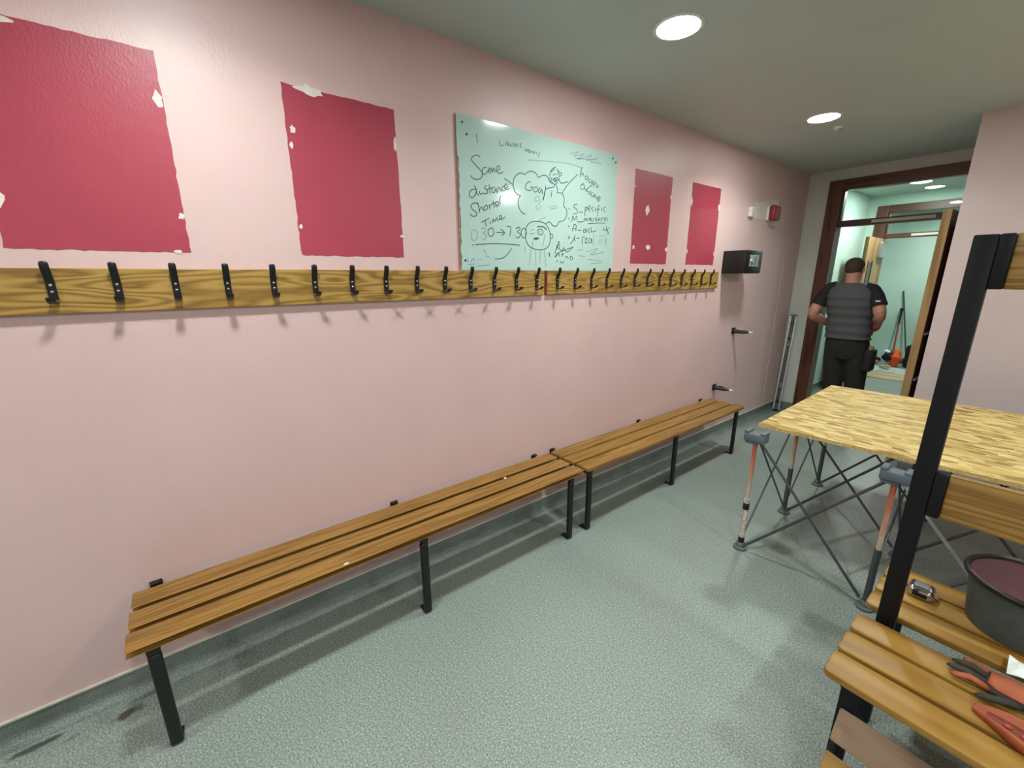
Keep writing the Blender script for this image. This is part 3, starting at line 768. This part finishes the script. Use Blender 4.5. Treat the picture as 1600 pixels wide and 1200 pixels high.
o0 = Vector((1.05, 2.543)); uu = Vector((.9978, .066)); vv = Vector((-.0285, .9996))
def osb_pt(a, b_, z): q = o0+uu*a+vv*b_; return Vector((q.x, q.y, z))
sh = thing('osb_sheet', 'pale yellow OSB sheet laid on the folding workbench', 'board', (1.05, 2.543, .7715))
W_, L_ = 1.38, 2.44
b = nb(); rings(b, [[osb_pt(0, 0, z), osb_pt(L_, 0, z), osb_pt(L_, W_, z), osb_pt(0, W_, z)] for z in (.7895, .791)]); obj('top_face', b, m_osb, sh)
b = nb(); rings(b, [[osb_pt(0, 0, z), osb_pt(L_, 0, z), osb_pt(L_, W_, z), osb_pt(0, W_, z)] for z in (.7715, .7893)]); obj('core', b, m_osbe, sh)

# ------------------------------------------------------------------ double-sided island bench at right
isl = thing('island_bench', 'black framed double-sided changing bench with oak slats and rails at right', 'bench', (2.5, 1.79, 0))
IX0, IX1 = 1.766, 3.62
for (y0, y1, g) in ((1.387, 1.502, 0), (1.517, 1.628, 0), (1.643, 1.752, 0), (1.832, 1.940, 1), (1.955, 2.065, 1), (2.080, 2.190, 1)):
    b = nb(); slat(b, (IX0, y0, .426), (IX1, y1, .450), 'x', .03, .022, .005); soft(obj('seat_slat', b, m_oak_isl, isl), 35)
for k, xp in enumerate((1.811, 3.50)):
    x1 = xp+.05
    b = nb(); box(b, (xp, 1.772, .003), (x1, 1.812, 1.735), .004); soft(obj('post', b, m_navy, isl), 35)
    b = nb(); box(b, (xp, 1.41, .4), (x1-.008, 1.7715, .4255), .004); box(b, (xp, 1.8125, .4), (x1-.008, 2.17, .4255), .004); soft(obj('bearer', b, m_navy, isl), 35)
    for y in (1.455, 2.125):
        b = nb(); box(b, (xp, y-.02, .003), (x1-.008, y+.02, .3995), .004); soft(obj('leg', b, m_navy, isl), 35)
    sx = (x1+.0005, x1+.030) if k == 0 else (xp-.030, xp-.0005)
    for (z0, z1) in ((1.588, 1.735), (.882, 1.030)):
        b = nb(); box(b, (sx[0], 1.768, z0), (sx[1], 1.812, z1), .004); soft(obj('rail_bracket', b, m_navy, isl), 35)
    b = nb()
    tube(b, [(x1-.03, 1.34, .105), (x1-.03, 1.44, .215)], .011, 8)
    obj('shelf_support', b, m_navy, isl)
for (z0, z1) in ((1.588, 1.735), (.882, 1.030)):
    b = nb(); box(b, (1.8918, 1.779, z0), (3.4695, 1.801, z1), .003); soft(obj('rail_board', b, m_oak_board, isl), 35)
# tilted slats of the shoe shelf, in front of the legs
def tilted(p, q, th):
    """slat whose section runs from p to q in the (y, z) plane"""
    b = nb(); p = Vector((0, *p)); q = Vector((0, *q)); d = (q-p).normalized(); n_ = Vector((0, -d.z, d.y))
    sec = [p, q, q-n_*th, p-n_*th]
    rings(b, [[s+Vector((x, 0, 0)) for s in sec] for x in (1.822, 3.56)])
    bmesh.ops.bevel(b, geom=list(b.edges), offset=.003, segments=2, affect='EDGES'); return b
obj('shelf_slat', tilted((1.362, .244), (1.425, .320), .018), m_old, isl)
obj('shelf_slat', tilted((1.290, .150), (1.350, .213), .018), m_oak_isl, isl)

# tape measure on the far slats
t = thing('tape_measure', 'chrome tape measure lying on the far seat slats beside the post', 'tape measure', (1.885, 2.03, .4503))
tx, ty, tz = 1.884, 2.035, .4506
b = nb(); box(b, (tx-.037, ty-.038, tz), (tx+.037, ty+.038, tz+.044), .017, 5); soft(obj('case', b, m_chrome, t), 50)
b = nb(); box(b, (tx-.022, ty-.022, tz+.0445), (tx+.020, ty+.022, tz+.047), .001); soft(obj('side_plate', b, plain('grey_label', (120, 122, 118), .4, .4, var=.3, scale=120), t), 40)
b = nb(); box(b, (tx-.020, ty-.0405, tz+.014), (tx+.02, ty-.0385, tz+.030), .001); obj('grip', b, m_blackp, t)
b = nb(); strip(b, [(tx+.036, ty+.02, tz+.006), (tx+.047, ty+.02, tz+.005), (tx+.048, ty+.02, tz+.0008)], .018, (0, 1, 0), .001); obj('hook_tab', b, m_steel, t)

# bucket
bx_, by_ = 2.125, 2.075
t = thing('bucket', 'dark grey tub with a dark red lid standing on the far slats', 'bucket', (bx_, by_, .4503))
soft(obj('tub', lathe(nb(), (bx_, by_, .4503), [(.120, 0), (.128, .004), (.148, .165), (.148, .172), (.10, .172)], 48), m_bucket, t), 40)
soft(obj('rim', lathe(nb(), (bx_, by_, .4503), [(.146, .1725), (.160, .1725), (.163, .180), (.160, .189), (.154, .191), (.149, .186), (.146, .182), (.146, .1725)], 48, False), m_blackp, t), 60)
soft(obj('lid', lathe(nb(), (bx_, by_, .4503), [(.1455, .174), (.1455, .178), (.05, .179), (.001, .179)], 48), m_maroon, t), 40)

# work gloves, paper on the near slats
def glove(loc, ang, label, m_back, m_palm, splay, sc=1.0, flip=1):
    """flat empty work glove: cuff, palm and five fingers, lying on the slats; built around loc, fingers pointing along ang"""
    t = thing('work_glove', label, 'glove', loc, 'work gloves on the near slats')
    L = Vector(loc); ca, sa = math.cos(ang), math.sin(ang)
    def W(p): return L+Vector(((p[0]*ca-p[1]*flip*sa)*sc, (p[0]*sa+p[1]*flip*ca)*sc, p[2]*sc))
    def sausage(bm, pts, rad, flat=.55):
        tube(bm, [W(p) for p in pts], [r*sc for r in rad], 12, flat)
    b = nb()
    rs = []
    for (x, hw, h0, h1) in ((-.055, .044, .001, .030), (-.02, .046, .001, .030), (.02, .048, .001, .028), (.045, .045, .001, .024)):
        rs.append([W((x, hw*math.cos(a), (h0+h1)/2+(h1-h0)/2*math.sin(a))) for a in [2*PI*k/16 for k in range(16)]])
    rings(b, rs)
    obj('palm', b, m_palm, t, sm=True)
    for k, (y, ln, s_) in enumerate(((-.034, .062, -.22), (-.012, .080, -.06), (.012, .084, .06), (.034, .072, .2))):
        b = nb(); s_ = s_*splay
        sausage(b, [(.036, y, .014), (.036+ln*.5, y+s_*ln*.5, .017+.006*(k % 2)), (.036+ln*.85, y+s_*ln*.9, .013), (.036+ln, y+s_*ln, .010)], [.012, .0118, .0105, .005])
        obj('finger', b, m_palm if k in (1, 2) else m_back, t, sm=True)
    b = nb(); sausage(b, [(-.02, .040, .014), (.012, .066, .018), (.040, .080, .014), (.052, .085, .010)], [.014, .0125, .011, .005]); obj('thumb', b, m_palm, t, sm=True)
    b = nb(); rs = []
    for (x, hw, h1) in ((-.054, .0445, .031), (-.085, .047, .034), (-.118, .052, .040), (-.121, .053, .041), (-.121, .046, .035)):
        rs.append([W((x, hw*math.cos(a), .001+h1/2+h1/2*math.sin(a))) for a in [2*PI*k/16 for k in range(16)]])
    rings(b, rs); obj('cuff', b, m_back, t, sm=True)
    b = nb(); rs = []
    for (x, hw) in ((-.052, .034), (-.02, .040), (.02, .040), (.040, .030)):
        rs.append([W((x, q, .0305-.0045*(q/.045)**2 + dz)) for q, dz in [(-hw, 0), (-hw*.5, .003), (0, .004), (hw*.5, .003), (hw, 0), (hw, -.004), (-hw, -.004)]])
    rings(b, rs); obj('back_panel', b, m_back, t, sm=True)
    return t
glove((2.125, 1.705, .4508), math.radians(176), 'black and orange work glove lying across the near slats beside the bucket', m_orgl, m_dkrub, 1.0, 1.05)
# folded orange rubber glove in front
t = thing('work_glove', 'orange folded rubber glove at the lower right photo edge', 'glove', (2.12, 1.53, .4505))
b = nb(); N = 14; rs = []
for i in range(N+1):
    k = i/N; cx = 2.066+.19*k; cy = 1.572-.06*k; hw = .012+.040*math.sin(min(1, k*1.5)*PI/2); h = .013+.021*math.sin(min(1, k*2)*PI/2)
    rs.append([(cx, cy-hw*.9, .4508), (cx, cy-hw*1.0, .4508+h*.7), (cx, cy-hw*.9, .4508+h), (cx, cy-hw*.82, .4508+h*.98), (cx, cy-hw*.74, .4508+h*.25+.002), (cx, cy+hw*.74, .4508+h*.25+.002), (cx, cy+hw*.82, .4508+h*.98), (cx, cy+hw*.9, .4508+h), (cx, cy+hw*1.05, .4508+h*.7), (cx, cy+hw, .4508)])
rings(b, rs); obj('open_cuff', b, m_orgl, t, sm=True)
b = nb(); rl = []
for i in range(2, N+1):
    k = i/N; cx = 2.066+.19*k; cy = 1.572-.06*k; hw = .012+.040*math.sin(min(1, k*1.5)*PI/2); h = .013+.021*math.sin(min(1, k*2)*PI/2)
    z = .4508+h*.25+.0026
    rl.append([(cx, cy-hw*.73, z), (cx, cy-hw*.30, z+.002), (cx, cy+hw*.30, z+.002), (cx, cy+hw*.73, z), (cx, cy+hw*.73, z-.002), (cx, cy-hw*.73, z-.002)])
rings(b, rl); obj('valley_shade', b, plain('orange_valley_shade', (120, 58, 38), .7, var=.2), t)  # darker strip paints shade into the hollow of the cuff
for i in range(4):
    x = 2.13+.03*i; y = 1.555-.0095*i
    b = nb(); ell(b, (x, y, .4508+.0145), (.009, .007, .005), 10, 6); obj('grip_dot', b, m_redsh, t, sm=True)
b = nb(); N = 10; rs = []
tag(obj('paper_sheet', (lambda b: (rings(b, [[(2.112+.16*i/8, 1.775+.105*j/4-.012*i/8, .4716+.02*math.sin(i*.8)*math.sin(j*.9+.4)+.022*(i/8)+ (0 if dz == 0 else .0012)) for j in range(5)] + [(2.112+.16*i/8, 1.775+.105*j/4-.012*i/8, .4702+.02*math.sin(i*.8)*math.sin(j*.9+.4)+.022*(i/8)) for j in (4, 3, 2, 1, 0)] for i in range(9) for dz in (0,)]), b)[1])(nb()), m_paper, None, (2.2, 1.84, .45)),
    'crumpled white paper beside the black and orange glove at the right photo edge', 'paper')

# ------------------------------------------------------------------ far room: tools, clothing, sheets
tag(obj('timber_board', box(nb(), (-.25, 8.72, .0005), (1.1, 9.28, .012), .002), m_tan, None, (.4, 9, 0)), 'tan board lying on the floor beyond the second doorway', 'board')
def crumple(x0, x1, y0, y1, z0, h, seed, nx=16, ny=12):
    rnd = random.Random(seed); b = nb(); ph = [rnd.uniform(0, 6) for _ in range(6)]
    def hh(i, j):
        return z0+.003+h*(.5+.25*math.sin(i*.9+ph[0]+j*.5)+.25*math.sin(j*1.1+ph[1]-i*.35))*(1 if 0 < i < nx and 0 < j < ny else .15)
    top = [[b.verts.new((x0+(x1-x0)*i/nx+rnd.uniform(-.012, .012), y0+(y1-y0)*j/ny+rnd.uniform(-.012, .012), hh(i, j))) for j in range(ny+1)] for i in range(nx+1)]
    for i in range(nx):
        for j in range(ny): b.faces.new((top[i][j], top[i+1][j], top[i+1][j+1], top[i][j+1]))
    r = bmesh.ops.solidify(b, geom=list(b.faces), thickness=.003)
    return b
tag(obj('dust_sheet', crumple(-.25, .60, 9.30, 9.80, .004, .05, 5), m_paper, None, (.2, 9.7, 0)), 'crumpled white dust sheet on the floor of the far room', 'dust sheet')
def pile(name, label, cat, c, r, mat, seed, extra=()):
    t = thing(name, label, cat, (c[0], c[1], c[2]-r[2]))
    rnd = random.Random(seed); b = nb(); ell(b, c, r, 28, 18)
    for v in b.verts:
        d = v.co-Vector(c); k = 1+.14*math.sin(d.x*34+seed)+.12*math.sin(d.z*40+d.y*22+seed*2)+rnd.uniform(-.03, .03)
        v.co = Vector(c)+d*k
        v.co.z = max(v.co.z, c[2]-r[2])
    obj('cloth_body', b, mat, t, sm=True)
    for (nm, cc, rr, m2) in extra:
        b = nb(); ell(b, cc, rr, 18, 10)
        for v in b.verts:
            d = v.co-Vector(cc); v.co = Vector(cc)+d*(1+.2*math.sin(d.x*50+d.z*45+seed))
        obj(nm, b, m2, t, sm=True)
    return t
pile('work_jacket', 'heap of orange hi-vis jacket on the far room floor', 'jacket', (.315, 10.02, .15), (.11, .12, .145), m_orange, 1,
     (('lining', (.24, 9.96, .20), (.09, .07, .08), m_tee), ('reflective_strip', (.20, 9.95, .285), (.07, .05, .025), m_paper)))
pile('work_coat', 'dark folded clothing with an orange fold left of the hi-vis heap', 'clothing', (-.01, 9.95, .10), (.13, .10, .09), m_tee, 3,
     (('orange_fold', (.01, 9.93, .20), (.05, .04, .045), m_orange), ('yellow_panel', (.10, 9.87, .09), (.045, .03, .04), plain('yellow_cloth', (150, 112, 40), .8))))
tag(obj('tool_bag', box(nb(), (.42, 10.12, .002), (.58, 10.36, .40), .03, 3), m_tee, None, (.5, 10.24, .002)), 'black bag standing behind the orange jacket heap', 'bag')
tag(obj('folded_cloth', box(nb(), (.22, 9.50, .062), (.36, 9.62, .09), .008, 2), plain('buff_cloth', (176, 158, 130), .8), None, (.29, 9.56, .062)), 'small buff packet lying on the white dust sheet', 'packet')
t = thing('shovel', 'shovel with black grip and red shaft leaning on the far wall', 'shovel', (.2, 10.43, .02))
obj('shaft', tube(nb(), [(.20, 10.44, .22), (.168, 10.58, .74)], .014, 10), m_redsh, t)
obj('grip', tube(nb(), [(.1679, 10.5805, .742), (.155, 10.64, .96)], .017, 10), m_blackp, t)
obj('handle_end', tube(nb(), [(.1549, 10.6405, .961), (.152, 10.652, 1.02)], .026, 10), m_blackp, t)
b = nb(); box(b, (.12, 10.415, .02), (.28, 10.435, .25), .008); obj('blade', b, m_darkst, t)
t = thing('broom', 'thin dark pole of a broom leaning on the far wall right of the shovel', 'broom', (.26, 10.45, .0))
obj('pole', tube(nb(), [(.38, 10.57, .104), (.115, 10.682, 1.34)], .011, 10), m_darkst, t)
obj('brush_head', box(nb(), (.30, 10.53, .002), (.48, 10.61, .10), .01), m_dkrub, t)

# ------------------------------------------------------------------ person
def loft(rs_, n=28):
    b = nb()
    rings(b, [[(cx+a*math.copysign(abs(math.cos(2*PI*k/n))**.85, math.cos(2*PI*k/n)), cy+d*math.copysign(abs(math.sin(2*PI*k/n))**.85, math.sin(2*PI*k/n)), z) for k in range(n)] for (cx, cy, z, a, d) in rs_])
    return b
PYC = 5.30
def px_(z): return .80-.083*z
ps = thing('person', 'person seen from behind in a grey bodywarmer, walking into the doorway', 'person', (.80, PYC, 0))
SR, ER, WR, HR = Vector((.852, 5.28, 1.478)), Vector((.948, 5.235, 1.255)), Vector((.892, 5.43, 1.125)), Vector((.845, 5.50, 1.075))
SL, EL, WL, HL = Vector((.498, 5.28, 1.488)), Vector((.405, 5.215, 1.235)), Vector((.497, 5.42, 1.125)), Vector((.555, 5.49, 1.085))
b = nb()
def add_loft(rs_, n=24):
    rings(b, [[(cx+a*math.cos(2*PI*k/n), cy+d*math.sin(2*PI*k/n), z) for k in range(n)] for (cx, cy, z, a, d) in rs_])
# torso and neck
add_loft([(px_(z), PYC, z, a, d) for z, a, d in ((.90, .155, .115), (1.0, .16, .115), (1.15, .155, .11), (1.3, .175, .12), (1.42, .175, .11), (1.49, .14, .09), (1.535, .09, .07), (1.56, .063, .062), (1.60, .058, .06), (1.66, .058, .062))])
# head with jaw
hx, hy = px_(1.69), PYC+.025
add_loft([(hx, hy+.035, 1.585, .030, .030), (hx, hy+.025, 1.60, .052, .060), (hx, hy+.01, 1.635, .066, .082), (hx, hy, 1.68, .074, .094), (hx, hy-.004, 1.72, .077, .098), (hx, hy-.004, 1.755, .070, .090), (hx, hy-.002, 1.780, .050, .066), (hx, hy, 1.793, .022, .030)])
ell(b, (hx, hy+.100, 1.665), (.013, .018, .020), 12, 8)                      # nose
ell(b, (hx, hy+.076, 1.640), (.026, .014, .007), 12, 8)                      # lips
for s_ in (-1, 1):
    ell(b, (hx+s_*.077, hy-.004, 1.680), (.011, .020, .033), 12, 8)          # ears
    ell(b, (hx+s_*.030, hy+.078, 1.702), (.015, .010, .009), 12, 8)          # brow / eye sockets
# arms
for (s_, e, w_, h, sg) in ((SR, ER, WR, HR, 1), (SL, EL, WL, HL, -1)):
    tube(b, smooth([s_+Vector((-.03*sg, 0, .01)), s_.lerp(e, .45)+Vector((.008*sg, 0, 0)), e, e.lerp(w_, .4), w_], 4), [.040]*3+[.046]*2+[.052]*3+[.046]*4+[.043]*3+[.036]+[.029], 14)
    d = (h-w_).normalized(); sd = d.cross(Vector((0, 0, 1))).normalized(); up = sd.cross(d)
    tube(b, [w_, w_+d*.03, w_+d*.075, w_+d*.095], [.028, .036, .040, .034], 14, .5)
    for k, ln in ((-1.5, .060), (-.5, .072), (.5, .076), (1.5, .066)):
        q = w_+d*.085+sd*k*.019
        tube(b, smooth([q, q+d*ln*.45, q+d*ln*.8-up*.018, q+d*ln*.9-up*.034], 3), [.0095]*7+[.0085, .0075, .006], 8)
    q = w_+d*.03-sd*sg*.034
    tube(b, smooth([q, q+d*.03-sd*sg*.018, q+d*.065-sd*sg*.016-up*.01], 3), [.0115]*4+[.0105, .009, .007], 8)
# legs and feet
for sg in (-1, 1):
    add_loft([(px_(z)+sg*(.088+.02*(1-z)*0), PYC+yy, z, r_, r_*1.05) for z, r_, yy in ((.06, .040, 0), (.12, .038, -.005), (.30, .052, -.015), (.47, .052, 0), (.55, .062, 0), (.75, .078, 0), (.90, .085, 0), (.95, .06, 0))])
    ell(b, (px_(0)+sg*.09, PYC+.06, .05), (.042, .12, .04), 14, 8)
body = obj('body', b, m_skin, ps, sm=True)
rm = body.modifiers.new('remesh', 'REMESH'); rm.mode = 'VOXEL'; rm.voxel_size = .0062; rm.use_smooth_shade = True
smd = body.modifiers.new('smooth', 'SMOOTH'); smd.factor = .5; smd.iterations = 3
# hair cap
b = nb(); n = 26; rs_ = []
for (z, a, d) in ((1.648, .060, .084), (1.668, .073, .0945), (1.70, .0785, .0995), (1.735, .078, .0995), (1.765, .0675, .088), (1.785, .048, .066), (1.7965, .022, .032)):
    ring = []
    for k in range(n):
        an = 2*PI*k/n; y = math.sin(an)
        f = 1.0 if y < .25 else (.86 if z < 1.745 else 1.0)
        ring.append((hx+a*math.cos(an)*(1 if y < .3 else .97 if z > 1.745 else .88), hy-.004+d*y*f, z+(.0 if y < 0 else .0)))
    rs_.append(ring)
rings(b, rs_); obj('hair', b, m_hair, ps, sm=True)
# t-shirt: collar and sleeves
for (s_, e, sg) in ((SL, EL, -1), (SR, ER, 1)):
    b = nb(); tube(b, smooth([s_+Vector((-.06*sg, 0, .03)), s_+Vector((0, 0, .0)), s_.lerp(e, .45)+Vector((.01*sg, 0, 0)), s_.lerp(e, .62)+Vector((.01*sg, 0, 0))], 4), [.054]*3+[.061]*3+[.066]*4+[.068]*3, 18)
    tshirt = obj('tshirt_sleeve', b, m_tee, ps, sm=True)
q = SR.lerp(ER, .42)+Vector((.012, -.062, .004))
obj('sleeve_logo', box(nb(), (q.x-.004, q.y-.008, q.z-.006), (q.x+.034, q.y+.012, q.z+.006), .002), m_whitep, tshirt)
# bodywarmer with quilting ridges
rs_ = []
zs = [1.005+.0125*i for i in range(45)]
def interp(z, tab):
    for (z0, *v0), (z1, *v1) in zip(tab, tab[1:]):
        if z0 <= z <= z1:
            k = (z-z0)/(z1-z0); return [p+(q_-p)*k for p, q_ in zip(v0, v1)]
    return list(tab[-1][1:])
VT = [(1.0, .188, .138), (1.08, .186, .138), (1.2, .183, .134), (1.32, .198, .142), (1.41, .208, .140), (1.475, .200, .124), (1.515, .172, .102), (1.545, .112, .084), (1.56, .078, .076), (1.60, .072, .074)]
for z in zs:
    a, d = interp(z, VT); q = .004*math.cos((z-1.0)*2*PI/.085) if z < 1.44 else 0
    wr = .004*math.sin(z*90)*max(0, (1.18-z)/.18)
    rs_.append((px_(z)+wr, PYC, z, a+q, d+q))
obj('bodywarmer', loft(rs_), m_vest, ps, sm=True)
# trousers
b = nb(); n = 26
rings(b, [[(px_(z)+a*math.cos(2*PI*k/n), PYC+d*math.sin(2*PI*k/n), z) for k in range(n)] for z, a, d in ((.80, .17, .12), (.86, .186, .132), (.93, .188, .135), (1.0, .180, .130), (1.03, .172, .124))])
for sg in (-1, 1):
    rings(b, [[(px_(z)+sg*c_+r_*math.cos(2*PI*k/n), PYC+yy+r_*1.06*math.sin(2*PI*k/n), z) for k in range(n)] for z, r_, c_, yy in ((.075, .072, .095, 0), (.13, .066, .095, 0), (.30, .074, .094, -.012), (.47, .080, .093, 0), (.62, .090, .092, 0), (.78, .100, .090, 0), (.90, .098, .088, 0))])
tr = obj('work_trousers', b, m_trou, ps, sm=True)
r2_ = tr.modifiers.new('remesh', 'REMESH'); r2_.mode = 'VOXEL'; r2_.voxel_size = .009; r2_.use_smooth_shade = True
s2_ = tr.modifiers.new('smooth', 'SMOOTH'); s2_.factor = .5; s2_.iterations = 4
for sg in (-1, 1):
    b = nb(); cx = px_(0)+sg*.095
    rings(b, [[(cx+a*math.cos(2*PI*k/18), PYC+cy+d*math.sin(2*PI*k/18), z) for k in range(18)] for z, a, d, cy in ((.001, .050, .140, .045), (.02, .052, .142, .045), (.05, .048, .130, .04), (.075, .046, .09, .01), (.12, .046, .055, -.01))])
    obj('boot', b, m_boot, ps, sm=True)
# tool pouch on the right hip, with a glove tucked in
b = nb(); box(b, (px_(.82)+.165, PYC-.10, .70), (px_(.82)+.235, PYC+.06, .92), .022, 3); obj('tool_pouch', b, m_trou, ps, sm=True)
b = nb(); tube(b, [(.93, PYC-.06, .90), (.94, PYC-.065, .955)], [.016, .022], 10); obj('pouch_tool', b, plain('buff_handle', (150, 140, 100), .7), ps)
b = nb(); tube(b, [ER.lerp(WR, .62), WR, WR+(HR-WR)*.35], [.043, .041, .040], 14); obj('orange_cuff', b, m_orange, ps, sm=True)
